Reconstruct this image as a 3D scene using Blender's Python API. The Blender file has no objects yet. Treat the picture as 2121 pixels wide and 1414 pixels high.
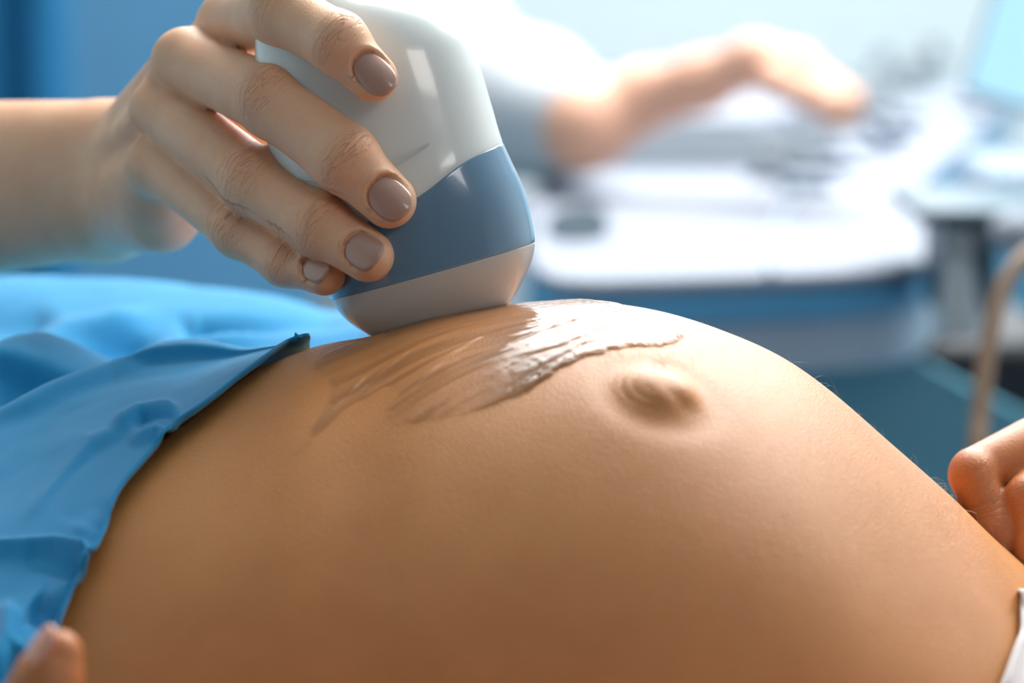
import bpy, bmesh, math, random
import numpy as np
from mathutils import Vector, noise as mnoise

random.seed(7)
rng = np.random.default_rng(7)
C = bpy.context.scene.collection
sc = bpy.context.scene

# ------------------------------------------------------------------ camera
PITCH = math.radians(9.0)
FOC = 0.75
LENS = 100.0
FPX = LENS / 36.0 * 2121.0
CAM = np.array([0.0, -FOC * math.cos(PITCH), FOC * math.sin(PITCH)])
RT = np.array([1.0, 0, 0])
FW = np.array([0.0, math.cos(PITCH), -math.sin(PITCH)])
UP = np.array([0.0, math.sin(PITCH), math.cos(PITCH)])

cd = bpy.data.cameras.new('camera')
cam = bpy.data.objects.new('camera', cd)
C.objects.link(cam)
cam.location = CAM
cam.rotation_euler = (math.radians(90) - PITCH, 0, 0)
cd.lens = LENS
cd.sensor_width = 36.0
cd.clip_start = 0.02
cd.clip_end = 60
cd.dof.use_dof = True
cd.dof.focus_distance = 0.742
cd.dof.aperture_fstop = 7.2
sc.camera = cam

# ------------------------------------------------------------------ light and exposure
sc.view_settings.view_transform = 'Standard'
sc.view_settings.look = 'None'
sc.view_settings.gamma = 1.0
sc.view_settings.use_curve_mapping = False
sc.view_settings.exposure = 0.1

w = bpy.data.worlds.new('world')
sc.world = w
w.use_nodes = True
w.node_tree.nodes['Background'].inputs[0].default_value = (0.62, 0.80, 1.0, 1)
w.node_tree.nodes['Background'].inputs[1].default_value = 0.06


def area(name, loc, target, sx, sy, power, col):
    l = bpy.data.lights.new(name, 'AREA')
    l.shape = 'RECTANGLE'
    l.size = sx
    l.size_y = sy
    l.energy = power
    l.color = col
    o = bpy.data.objects.new(name, l)
    C.objects.link(o)
    o.location = loc
    d = Vector(target) - Vector(loc)
    o.rotation_euler = d.to_track_quat('-Z', 'Y').to_euler()
    return o


# daylight of the tall window on the right of the back wall, the ceiling light over the console
# and an added fill without a fixture on the camera's side
area('window_daylight', (0.45, 2.45, 0.95), (0.1, 0.0, -0.05), 1.8, 1.1, 22, (0.93, 0.97, 1.0))
area('ceiling_panel_light', (0.50, 0.95, 1.50), (0.10, 0.05, 0.0), 1.7, 1.5, 98, (1.0, 0.98, 0.95))
area('front_fill_light', (0.9, -1.5, 1.0), (0.0, 0.0, 0.0), 0.55, 0.4, 4.2, (1.0, 0.95, 0.90))
area('wall_fill_light', (0.05, 2.2, 1.50), (0.05, 2.6, -0.4), 0.9, 0.2, 18, (0.97, 0.99, 1.0))  # added light with no fixture, brightens the middle of the back wall


# ------------------------------------------------------------------ helpers
def P(px, py, d):
    """world point seen at pixel (px, py) of the 2121x1414 frame at distance d along the view axis"""
    return CAM + d * (FW + (px - 1060.5) / FPX * RT + (707.0 - py) / FPX * UP)


def proj(p):
    q = np.asarray(p) - CAM
    d = q @ FW
    return 1060.5 + (q @ RT) / d * FPX, 707.0 - (q @ UP) / d * FPX, d


def on_z(px, py, z):
    r = FW + (px - 1060.5) / FPX * RT + (707.0 - py) / FPX * UP
    t = (z - CAM[2]) / r[2]
    return CAM + t * r


def nrm(v):
    v = np.asarray(v, float)
    return v / np.linalg.norm(v)


def mesh_obj(name, verts, faces, mats, parent=None, smooth=True, fmat=None):
    me = bpy.data.meshes.new(name)
    if isinstance(verts, np.ndarray):
        verts = verts.tolist()
    if isinstance(faces, np.ndarray):
        faces = faces.tolist()
    me.from_pydata(verts, [], faces)
    if not isinstance(mats, (list, tuple)):
        mats = [mats]
    for m in mats:
        me.materials.append(m)
    if smooth:
        me.polygons.foreach_set('use_smooth', [True] * len(me.polygons))
    if fmat is not None:
        me.polygons.foreach_set('material_index', list(fmat))
    me.update()
    o = bpy.data.objects.new(name, me)
    C.objects.link(o)
    if parent is not None:
        o.parent = parent
    return o


def tag(o, label, cat, group=None, kind=None):
    o['label'] = label
    o['category'] = cat
    if group:
        o['group'] = group
    if kind:
        o['kind'] = kind
    return o


def empty(name):
    o = bpy.data.objects.new(name, None)
    o.empty_display_size = 0.05
    C.objects.link(o)
    return o


def bm_obj(name, bm, mat, parent=None, smooth=True, bevel=0.0, seg=3):
    me = bpy.data.meshes.new(name)
    bmesh.ops.recalc_face_normals(bm, faces=bm.faces)
    bm.to_mesh(me)
    bm.free()
    me.materials.append(mat)
    if smooth:
        me.polygons.foreach_set('use_smooth', [True] * len(me.polygons))
    o = bpy.data.objects.new(name, me)
    C.objects.link(o)
    if parent is not None:
        o.parent = parent
    if bevel > 0:
        b = o.modifiers.new('bevel', 'BEVEL')
        b.width = bevel
        b.segments = seg
        b.limit_method = 'ANGLE'
        b.angle_limit = math.radians(35)
        wn = o.modifiers.new('wn', 'WEIGHTED_NORMAL')
        wn.keep_sharp = True
    return o


def box(name, lo, hi, mat, parent=None, bevel=0.0, smooth=False):
    bm = bmesh.new()
    bmesh.ops.create_cube(bm, size=1.0)
    for v in bm.verts:
        v.co = Vector([lo[i] + (v.co[i] + 0.5) * (hi[i] - lo[i]) for i in range(3)])
    return bm_obj(name, bm, mat, parent, smooth=(bevel > 0), bevel=bevel)


def prism(name, pts2, z0, z1, mat, parent=None, bevel=0.0):
    """vertical prism over a plan outline [(x, y)...]"""
    bm = bmesh.new()
    a = [bm.verts.new((p[0], p[1], z0)) for p in pts2]
    b = [bm.verts.new((p[0], p[1], z1)) for p in pts2]
    n = len(pts2)
    bm.faces.new(a[::-1])
    bm.faces.new(b)
    for i in range(n):
        bm.faces.new((a[i], a[(i + 1) % n], b[(i + 1) % n], b[i]))
    return bm_obj(name, bm, mat, parent, smooth=(bevel > 0), bevel=bevel)


def lathe(name, prof, mat, loc, parent=None, seg=32, axis=None):
    bm = bmesh.new()
    rings = []
    for r, z in prof:
        rings.append([bm.verts.new((r * math.cos(2 * math.pi * i / seg), r * math.sin(2 * math.pi * i / seg), z)) for i in range(seg)])
    for a, b in zip(rings, rings[1:]):
        for i in range(seg):
            bm.faces.new((a[i], a[(i + 1) % seg], b[(i + 1) % seg], b[i]))
    bm.faces.new(rings[0][::-1])
    bm.faces.new(rings[-1])
    o = bm_obj(name, bm, mat, parent)
    o.location = loc
    if axis is not None:
        o.rotation_euler = Vector(axis).to_track_quat('Z', 'Y').to_euler()
    return o


def catmull(pts, n):
    p = np.asarray(pts, float)
    p = np.vstack([2 * p[0] - p[1], p, 2 * p[-1] - p[-2]])
    out = []
    for i in range(1, len(p) - 2):
        for k in range(n):
            t = k / n
            a, b, c, d = p[i - 1], p[i], p[i + 1], p[i + 2]
            out.append(0.5 * ((2 * b) + (-a + c) * t + (2 * a - 5 * b + 4 * c - d) * t * t + (-a + 3 * b - 3 * c + d) * t ** 3))
    out.append(p[-2])
    return np.array(out)


def tube(name, pts, rad, mat, parent=None, seg=16, sub=8):
    """swept round tube; rad a number or one per control point"""
    pts = np.asarray(pts, float)
    if np.isscalar(rad):
        rad = [rad] * len(pts)
    q = catmull(np.column_stack([pts, rad]), sub)
    V, F = [], []
    up = np.array([0.13, 0.21, 0.97])
    for i in range(len(q)):
        t = nrm(q[min(i + 1, len(q) - 1), :3] - q[max(i - 1, 0), :3])
        s = nrm(np.cross(t, up))
        u = np.cross(s, t)
        for k in range(seg):
            a = 2 * math.pi * k / seg
            V.append(q[i, :3] + q[i, 3] * (math.cos(a) * s + math.sin(a) * u))
    for i in range(len(q) - 1):
        for k in range(seg):
            F.append((i * seg + k, i * seg + (k + 1) % seg, (i + 1) * seg + (k + 1) % seg, (i + 1) * seg + k))
    F.append(tuple(range(seg))[::-1])
    F.append(tuple(range((len(q) - 1) * seg, len(q) * seg)))
    return mesh_obj(name, np.array(V), F, mat, parent)


# ------------------------------------------------------------------ implicit surfaces
def sdf_mesh(f, lo, hi, h, block=6, newton=3):
    lo = np.asarray(lo, float)
    n = np.ceil((np.asarray(hi) - lo) / h).astype(int) + 2
    n = ((n + block - 1) // block) * block
    nb = n // block
    F = np.full(n, 1.0, dtype=np.float32)
    bi = np.stack(np.meshgrid(*[np.arange(k) for k in nb], indexing='ij'), -1).reshape(-1, 3)
    ctr = lo + (bi * block + (block - 1) / 2) * h
    fc = f(ctr)
    thr = h * block * 0.87 * 1.6 + 0.0015
    F4 = F.reshape(nb[0], block, nb[1], block, nb[2], block)
    neg = bi[fc < -thr]
    F4[neg[:, 0], :, neg[:, 1], :, neg[:, 2], :] = -1
    act = bi[np.abs(fc) <= thr]
    off = np.stack(np.meshgrid(*[np.arange(block)] * 3, indexing='ij'), -1).reshape(-1, 3)
    step = 1500
    for s in range(0, len(act), step):
        a = act[s:s + step]
        pts = lo + ((a[:, None, :] * block + off[None]) * h)
        v = f(pts.reshape(-1, 3)).reshape(len(a), block, block, block)
        F4[a[:, 0], :, a[:, 1], :, a[:, 2], :] = v
    S = F < 0
    c = np.zeros(tuple(n - 1), dtype=np.int16)
    for dx in (0, 1):
        for dy in (0, 1):
            for dz in (0, 1):
                c += S[dx:n[0] - 1 + dx, dy:n[1] - 1 + dy, dz:n[2] - 1 + dz]
    cells = np.argwhere((c > 0) & (c < 8))
    idx = -np.ones(tuple(n - 1), dtype=np.int64)
    idx[cells[:, 0], cells[:, 1], cells[:, 2]] = np.arange(len(cells))
    acc = np.zeros((len(cells), 3))
    cnt = np.zeros(len(cells))
    corners = [(i, j, k) for i in (0, 1) for j in (0, 1) for k in (0, 1)]
    for a in corners:
        for ax in range(3):
            if a[ax] == 1:
                continue
            b = list(a)
            b[ax] = 1
            A = cells + np.array(a)
            B = cells + np.array(b)
            fa = F[A[:, 0], A[:, 1], A[:, 2]].astype(float)
            fb = F[B[:, 0], B[:, 1], B[:, 2]].astype(float)
            m = (fa < 0) != (fb < 0)
            t = np.where(m, fa / np.where(m, fa - fb, 1), 0)
            pt = A + t[:, None] * (np.array(b) - np.array(a))
            acc[m] += pt[m]
            cnt[m] += 1
    V = lo + acc / cnt[:, None] * h
    Q = []
    for ax in range(3):
        sl0 = [slice(1, -1)] * 3
        sl1 = [slice(1, -1)] * 3
        sl0[ax] = slice(0, -1)
        sl1[ax] = slice(1, None)
        s0 = S[tuple(sl0)]
        s1 = S[tuple(sl1)]
        e = np.argwhere(s0 != s1)
        sg = s0[e[:, 0], e[:, 1], e[:, 2]]
        off0 = np.ones(3, int)
        off0[ax] = 0
        e = e + off0
        u = (ax + 1) % 3
        v = (ax + 2) % 3
        du = np.zeros(3, int)
        dv = np.zeros(3, int)
        du[u] = 1
        dv[v] = 1
        q = np.stack([idx[tuple((e - du - dv).T)], idx[tuple((e - dv).T)], idx[tuple(e.T)], idx[tuple((e - du).T)]], 1)
        q[~sg] = q[~sg][:, ::-1]
        Q.append(q)
    Q = np.vstack(Q)
    Q = Q[(Q >= 0).all(1)]
    for _ in range(newton):
        g = np.zeros_like(V)
        eps = h * 0.35
        for k in range(3):
            d = np.zeros(3)
            d[k] = eps
            g[:, k] = (f(V + d) - f(V - d)) / (2 * eps)
        val = f(V)
        gg = np.maximum((g * g).sum(1), 0.3)
        stp = np.clip(val / gg, -h * 0.6, h * 0.6)
        V = V - stp[:, None] * g * 0.9
    return V, Q


def seg_d(p, a, b, ra, rb):
    a = np.asarray(a)
    b = np.asarray(b)
    ab = b - a
    t = np.clip(((p - a) @ ab) / (ab @ ab), 0, 1)
    return np.linalg.norm(p - a - t[:, None] * ab, axis=1) - (ra + (rb - ra) * t)


def smin(a, b, k):
    h = np.maximum(k - np.abs(a - b), 0) / k
    return np.minimum(a, b) - h * h * k * 0.25


def smax(a, b, k):
    return -smin(-a, -b, k)


class Nail:
    """curved nail plate on a fingertip: centre c, t towards the tip, n out of the nail"""

    def __init__(s, c, t, n, width, length, R, sink=0.0003, lift=0.0):
        s.t = nrm(t)
        n = np.asarray(n, float)
        s.n = nrm(n - (n @ s.t) * s.t)
        s.b = np.cross(s.n, s.t)
        s.R = R
        s.w, s.l = width / 2, length / 2
        s.c = np.asarray(c) + s.n * (R - sink)
        s.lift = lift

    def local(s, p):
        q = p - s.c
        return q @ s.t, q @ s.b, q @ s.n

    def z(s, a, b):
        R = s.R * 1.0
        bb = np.clip(np.abs(b), 0, R * 0.95)
        return -(R - np.sqrt(R * R - bb * bb)) - (a ** 2) / (2 * 0.030) + s.lift * (a / s.l)

    def out(s, a, b):
        # <1 inside the outline; squarer at the base, rounder at the tip
        return (np.abs(a / s.l) ** 2.6 + np.abs(b / s.w) ** 2.6) ** (1 / 2.6)

    def carve(s, p, f):
        a, b, c = s.local(p)
        near = (np.abs(a) < s.l * 1.8) & (np.abs(b) < s.w * 2) & (c > -0.006) & (c < 0.006)
        if not near.any():
            return f
        r = f.copy()
        a, b, c = a[near], b[near], c[near]
        wall = (s.out(a, b) - 1.03) * min(s.l, s.w)
        plate = (s.z(a, b) - 0.00025) - c
        cut = np.maximum(wall, plate)      # negative inside the carved volume
        # a soft raised fold round the base and the sides
        ring = np.exp(-((s.out(a, b) - 1.16) / 0.11) ** 2) * np.clip(0.6 - a / s.l, 0, 1)
        fn = f[near] - 0.00032 * ring
        r[near] = smax(fn, -cut, 0.0006)
        return r

    def build(s, name, mat, parent, nu=26, nv=30, th=0.0005):
        V, F = [], []
        for i in range(nu + 1):
            for j in range(nv):
                rr = i / nu
                an = 2 * math.pi * j / nv
                ca, sa = math.cos(an), math.sin(an)
                k = (abs(ca) ** 2.6 + abs(sa) ** 2.6) ** (-1 / 2.6)
                a = s.l * rr * k * ca
                b = s.w * rr * k * sa
                edge = max(0.0, (rr - 0.86) / 0.14)
                z = float(s.z(np.array(a), np.array(b))) + 0.00022 - 0.0006 * edge ** 2
                V.append(s.c + a * s.t + b * s.b + z * s.n)
        for i in range(nu):
            for j in range(nv):
                F.append((i * nv + j, (i + 1) * nv + j, (i + 1) * nv + (j + 1) % nv, i * nv + (j + 1) % nv))
        return mesh_obj(name, np.array(V), F, mat, parent)


# ------------------------------------------------------------------ materials
def srgb(r, g, b):
    return tuple(((c / 255) / 12.92 if c / 255 <= 0.04045 else ((c / 255 + 0.055) / 1.055) ** 2.4) for c in (r, g, b)) + (1,)


def new_mat(name):
    m = bpy.data.materials.new(name)
    m.use_nodes = True
    nt = m.node_tree
    return m, nt, nt.nodes['Principled BSDF']


def plain(name, col, rough=0.5, metal=0.0, coat=0.0, noise_amt=0.04, noise_scale=30, spec=0.5, bump=0.0, bump_scale=400):
    m, nt, b = new_mat(name)
    N = nt.nodes
    L = nt.links
    tc = N.new('ShaderNodeTexCoord')
    nz = N.new('ShaderNodeTexNoise')
    nz.inputs['Scale'].default_value = noise_scale
    nz.inputs['Detail'].default_value = 4
    L.new(tc.outputs['Object'], nz.inputs['Vector'])
    mx = N.new('ShaderNodeMix')
    mx.data_type = 'RGBA'
    mx.inputs['A'].default_value = tuple(c * (1 - noise_amt) for c in col[:3]) + (1,)
    mx.inputs['B'].default_value = tuple(min(1, c * (1 + noise_amt)) for c in col[:3]) + (1,)
    L.new(nz.outputs['Fac'], mx.inputs['Factor'])
    L.new(mx.outputs['Result'], b.inputs['Base Color'])
    b.inputs['Roughness'].default_value = rough
    b.inputs['Metallic'].default_value = metal
    b.inputs['Coat Weight'].default_value = coat
    b.inputs['Coat Roughness'].default_value = 0.06
    b.inputs['Specular IOR Level'].default_value = spec
    if bump > 0:
        n2 = N.new('ShaderNodeTexNoise')
        n2.inputs['Scale'].default_value = bump_scale
        L.new(tc.outputs['Object'], n2.inputs['Vector'])
        bp = N.new('ShaderNodeBump')
        bp.inputs['Strength'].default_value = 0.5
        bp.inputs['Distance'].default_value = bump
        L.new(n2.outputs['Fac'], bp.inputs['Height'])
        L.new(bp.outputs['Normal'], b.inputs['Normal'])
    return m


def skin(name, col, col2, rough=0.5, pore=0.00006, pore_scale=1400, sss=0.2, wrinkles=False, patch_scale=22):
    m, nt, b = new_mat(name)
    N = nt.nodes
    L = nt.links
    tc = N.new('ShaderNodeTexCoord')
    nz = N.new('ShaderNodeTexNoise')
    nz.inputs['Scale'].default_value = patch_scale
    nz.inputs['Detail'].default_value = 6
    nz.inputs['Roughness'].default_value = 0.62
    L.new(tc.outputs['Object'], nz.inputs['Vector'])
    cr = N.new('ShaderNodeMapRange')
    cr.inputs['From Min'].default_value = 0.35
    cr.inputs['From Max'].default_value = 0.65
    L.new(nz.outputs['Fac'], cr.inputs['Value'])
    mx = N.new('ShaderNodeMix')
    mx.data_type = 'RGBA'
    mx.inputs['A'].default_value = col
    mx.inputs['B'].default_value = col2
    L.new(cr.outputs['Result'], mx.inputs['Factor'])
    colout = mx.outputs['Result']
    # fine cross-hatched skin relief
    vo = N.new('ShaderNodeTexVoronoi')
    vo.feature = 'DISTANCE_TO_EDGE'
    vo.inputs['Scale'].default_value = pore_scale
    n2 = N.new('ShaderNodeTexNoise')
    n2.inputs['Scale'].default_value = pore_scale * 1.3
    n2.inputs['Detail'].default_value = 3
    L.new(tc.outputs['Object'], n2.inputs['Vector'])
    mp = N.new('ShaderNodeMapping')
    mp.inputs['Scale'].default_value = (1.0, 0.75, 1.0)
    mp.inputs['Rotation'].default_value = (0, 0, 0.5)
    L.new(tc.outputs['Object'], mp.inputs['Vector'])
    L.new(mp.outputs['Vector'], vo.inputs['Vector'])
    ad = N.new('ShaderNodeMath')
    ad.operation = 'MULTIPLY_ADD'
    ad.inputs[1].default_value = 1.6
    L.new(vo.outputs['Distance'], ad.inputs[0])
    L.new(n2.outputs['Fac'], ad.inputs[2])
    bp = N.new('ShaderNodeBump')
    bp.inputs['Strength'].default_value = 0.8
    bp.inputs['Distance'].default_value = pore
    L.new(ad.outputs['Value'], bp.inputs['Height'])
    nout = bp.outputs['Normal']
    if wrinkles:
        at = N.new('ShaderNodeAttribute')
        at.attribute_name = 'crease'
        am = N.new('ShaderNodeAttribute')
        am.attribute_name = 'crease_amount'
        mp2 = N.new('ShaderNodeMapping')
        mp2.inputs['Scale'].default_value = (1.0, 0.22, 0.22)
        L.new(at.outputs['Vector'], mp2.inputs['Vector'])
        n3 = N.new('ShaderNodeTexNoise')
        n3.inputs['Scale'].default_value = 1.0
        n3.inputs['Detail'].default_value = 2
        n3.inputs['Distortion'].default_value = 0.6
        L.new(mp2.outputs['Vector'], n3.inputs['Vector'])
        rg = N.new('ShaderNodeMapRange')      # thin valleys
        rg.inputs['From Min'].default_value = 0.38
        rg.inputs['From Max'].default_value = 0.5
        L.new(n3.outputs['Fac'], rg.inputs['Value'])
        ml = N.new('ShaderNodeMath')
        ml.operation = 'MULTIPLY'
        L.new(rg.outputs['Result'], ml.inputs[0])
        L.new(am.outputs['Fac'], ml.inputs[1])
        b2 = N.new('ShaderNodeBump')
        b2.inputs['Strength'].default_value = 0.75
        b2.inputs['Distance'].default_value = 0.0009
        L.new(ml.outputs['Value'], b2.inputs['Height'])
        L.new(nout, b2.inputs['Normal'])
        nout = b2.outputs['Normal']
        # redder skin over the joints
        mr = N.new('ShaderNodeMix')
        mr.data_type = 'RGBA'
        mr.inputs['B'].default_value = (col[0] * 0.9, col[1] * 0.62, col[2] * 0.5, 1)
        L.new(colout, mr.inputs['A'])
        mf = N.new('ShaderNodeMath')
        mf.operation = 'MULTIPLY'
        mf.inputs[1].default_value = 0.45
        L.new(am.outputs['Fac'], mf.inputs[0])
        L.new(mf.outputs['Value'], mr.inputs['Factor'])
        colout = mr.outputs['Result']
    L.new(colout, b.inputs['Base Color'])
    L.new(nout, b.inputs['Normal'])
    b.inputs['Roughness'].default_value = rough
    b.inputs['Specular IOR Level'].default_value = 0.5
    b.inputs['Subsurface Weight'].default_value = sss
    b.inputs['Subsurface Radius'].default_value = (1.0, 0.38, 0.2)
    b.inputs['Subsurface Scale'].default_value = 0.003
    return m


M_belly = skin('belly_skin', srgb(200, 134, 74), srgb(188, 121, 62), rough=0.45, pore=0.00014, pore_scale=1300)
M_hand = skin('hand_skin', srgb(246, 196, 158), srgb(236, 180, 142), rough=0.48, pore=0.00006, pore_scale=1600, wrinkles=True, patch_scale=50)
M_fist = skin('fist_skin', srgb(206, 130, 74), srgb(190, 114, 62), rough=0.45, pore=0.00008, pore_scale=1100, wrinkles=True, patch_scale=50)
M_far_skin = plain('far_skin', srgb(230, 176, 148), 0.5)
M_polish = plain('taupe_polish', srgb(190, 148, 130), 0.28, coat=0.6, noise_amt=0.02)
M_bare_nail = plain('bare_nail', srgb(244, 166, 138), 0.3, coat=0.3, noise_amt=0.02)
M_white_plastic = plain('probe_white', srgb(240, 251, 248), 0.22, coat=0.6, noise_amt=0.004)
M_blue_plastic = plain('probe_blue', srgb(112, 148, 178), 0.2, coat=0.8, noise_amt=0.01)
for _m in (M_white_plastic,):
    _b = _m.node_tree.nodes['Principled BSDF']
    _b.inputs['Subsurface Weight'].default_value = 0.5
    _b.inputs['Subsurface Radius'].default_value = (1.0, 0.9, 0.85)
    _b.inputs['Subsurface Scale'].default_value = 0.010
M_lens = plain('probe_lens', srgb(205, 203, 198), 0.3, coat=0.4, noise_amt=0.01)
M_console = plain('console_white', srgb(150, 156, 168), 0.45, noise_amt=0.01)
M_console_blue = plain('console_blue', srgb(86, 164, 208), 0.4, noise_amt=0.03)
M_console_grey = plain('console_grey', srgb(158, 178, 196), 0.5, noise_amt=0.03)
M_dark = plain('dark_plastic_shade', srgb(14, 22, 30), 0.5)  # near-black, also stands in for the shade under the console deck
M_slate = plain('slate_plastic', srgb(66, 92, 106), 0.45)
M_midgrey = plain('grey_plastic', srgb(165, 176, 182), 0.45)
M_teal = plain('teal_panel', srgb(98, 160, 182), 0.6)
M_key = plain('key_plastic', srgb(130, 138, 146), 0.4)
M_cap = plain('navy_plastic', srgb(14, 48, 72), 0.4)
M_pad = plain('recess_grey', srgb(52, 66, 76), 0.5)
M_coat = plain('coat_fabric', srgb(206, 210, 216), 0.9)
M_hose = plain('hose_rubber', srgb(128, 104, 82), 0.5)
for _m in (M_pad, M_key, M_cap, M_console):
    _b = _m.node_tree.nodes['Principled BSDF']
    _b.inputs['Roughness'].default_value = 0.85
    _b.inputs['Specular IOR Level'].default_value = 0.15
M_wall = plain('wall_paint', srgb(228, 240, 243), 0.8, noise_scale=4, noise_amt=0.015)
M_blue_wall = plain('blue_wall_paint', srgb(70, 130, 160), 0.7, noise_scale=4, noise_amt=0.03)
M_floor = plain('floor_vinyl', srgb(110, 140, 155), 0.4, noise_scale=6, noise_amt=0.05)
M_ceil = plain('ceiling_paint', srgb(235, 238, 238), 0.9)
M_curtain = plain('curtain_fabric', srgb(16, 104, 150), 0.9, noise_scale=12, noise_amt=0.06)
M_vinyl = plain('couch_vinyl', srgb(50, 90, 120), 0.4)
M_steel = plain('steel', srgb(190, 195, 200), 0.3, metal=1.0)


def weave(name, col, col2, scale=2600, bump=0.00012):
    m, nt, b = new_mat(name)
    N = nt.nodes
    L = nt.links
    uv = N.new('ShaderNodeTexCoord')
    w1 = N.new('ShaderNodeTexWave')
    w1.bands_direction = 'X'
    w1.inputs['Scale'].default_value = scale
    w2 = N.new('ShaderNodeTexWave')
    w2.bands_direction = 'Y'
    w2.inputs['Scale'].default_value = scale
    L.new(uv.outputs['UV'], w1.inputs['Vector'])
    L.new(uv.outputs['UV'], w2.inputs['Vector'])
    ml = N.new('ShaderNodeMath')
    ml.operation = 'ADD'
    L.new(w1.outputs['Fac'], ml.inputs[0])
    L.new(w2.outputs['Fac'], ml.inputs[1])
    bp = N.new('ShaderNodeBump')
    bp.inputs['Strength'].default_value = 0.5
    bp.inputs['Distance'].default_value = bump
    L.new(ml.outputs['Value'], bp.inputs['Height'])
    L.new(bp.outputs['Normal'], b.inputs['Normal'])
    nz = N.new('ShaderNodeTexNoise')
    nz.inputs['Scale'].default_value = 60
    L.new(uv.outputs['Object'], nz.inputs['Vector'])
    mx = N.new('ShaderNodeMix')
    mx.data_type = 'RGBA'
    mx.inputs['A'].default_value = col
    mx.inputs['B'].default_value = col2
    L.new(nz.outputs['Fac'], mx.inputs['Factor'])
    L.new(mx.outputs['Result'], b.inputs['Base Color'])
    b.inputs['Roughness'].default_value = 0.85
    b.inputs['Sheen Weight'].default_value = 0.4
    b.inputs['Sheen Roughness'].default_value = 0.4
    b.inputs['Sheen Tint'].default_value = (0.8, 0.92, 1.0, 1)
    b.inputs['Specular IOR Level'].default_value = 0.2
    return m


M_drape = weave('blue_drape_weave', srgb(50, 156, 210), srgb(40, 146, 202), scale=640)
M_shirt = weave('white_shirt_weave', srgb(226, 222, 222), srgb(232, 228, 228), scale=640)


def gel_material():
    m, nt, b = new_mat('clear_gel')
    N = nt.nodes
    L = nt.links
    N.remove(b)
    out = N['Material Output']
    fr = N.new('ShaderNodeFresnel')
    fr.inputs['IOR'].default_value = 1.34
    tr = N.new('ShaderNodeBsdfTransparent')
    tr.inputs['Color'].default_value = (1, 1, 1, 1)
    gl = N.new('ShaderNodeBsdfGlossy')
    gl.inputs['Roughness'].default_value = 0.09
    tc = N.new('ShaderNodeTexCoord')
    mp = N.new('ShaderNodeMapping')
    mp.inputs['Rotation'].default_value = (0, 0, -0.55)
    mp.inputs['Scale'].default_value = (0.35, 1.0, 1.0)
    L.new(tc.outputs['Object'], mp.inputs['Vector'])
    nz = N.new('ShaderNodeTexNoise')
    nz.inputs['Scale'].default_value = 900
    nz.inputs['Detail'].default_value = 4
    L.new(mp.outputs['Vector'], nz.inputs['Vector'])
    bp = N.new('ShaderNodeBump')
    bp.inputs['Strength'].default_value = 0.5
    bp.inputs['Distance'].default_value = 0.00012
    L.new(nz.outputs['Fac'], bp.inputs['Height'])
    L.new(bp.outputs['Normal'], gl.inputs['Normal'])
    L.new(bp.outputs['Normal'], fr.inputs['Normal'])
    # slightly cloudy body, its warm diffuse tint added to offset the film's darkening
    df = N.new('ShaderNodeBsdfDiffuse')
    df.inputs['Color'].default_value = (0.92, 0.66, 0.42, 1)
    m1 = N.new('ShaderNodeMixShader')
    m1.inputs['Fac'].default_value = 0.12
    L.new(tr.outputs['BSDF'], m1.inputs[1])
    L.new(df.outputs['BSDF'], m1.inputs[2])
    mx = N.new('ShaderNodeMixShader')
    cov = N.new('ShaderNodeAttribute')
    cov.attribute_name = 'cover'
    cm = N.new('ShaderNodeMath')
    cm.operation = 'MULTIPLY'
    L.new(fr.outputs['Fac'], cm.inputs[0])
    L.new(cov.outputs['Fac'], cm.inputs[1])
    cm2 = N.new('ShaderNodeMath')
    cm2.operation = 'MULTIPLY'
    cm2.inputs[0].default_value = 0.07
    L.new(cov.outputs['Fac'], cm2.inputs[1])
    L.new(cm2.outputs['Value'], m1.inputs['Fac'])
    L.new(cm.outputs['Value'], mx.inputs['Fac'])
    L.new(m1.outputs['Shader'], mx.inputs[1])
    L.new(gl.outputs['BSDF'], mx.inputs[2])
    L.new(mx.outputs['Shader'], out.inputs['Surface'])
    return m


M_gel = gel_material()


def emis(name, col, strength):
    m, nt, b = new_mat(name)
    b.inputs['Base Color'].default_value = (0, 0, 0, 1)
    b.inputs['Emission Color'].default_value = col
    b.inputs['Emission Strength'].default_value = strength
    return m


M_screen = emis('screen_glow', srgb(176, 228, 252), 1.1)
M_sky_pane = emis('daylight_pane', (0.93, 0.97, 1.0, 1), 3.0)
M_lamp = emis('lamp_diffuser', (1.0, 0.98, 0.95, 1), 6.0)

# ------------------------------------------------------------------ the room
YW = 2.6
FLOOR = -0.95
CEIL = 1.6


def struct(o):
    o['kind'] = 'structure'
    return o


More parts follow.
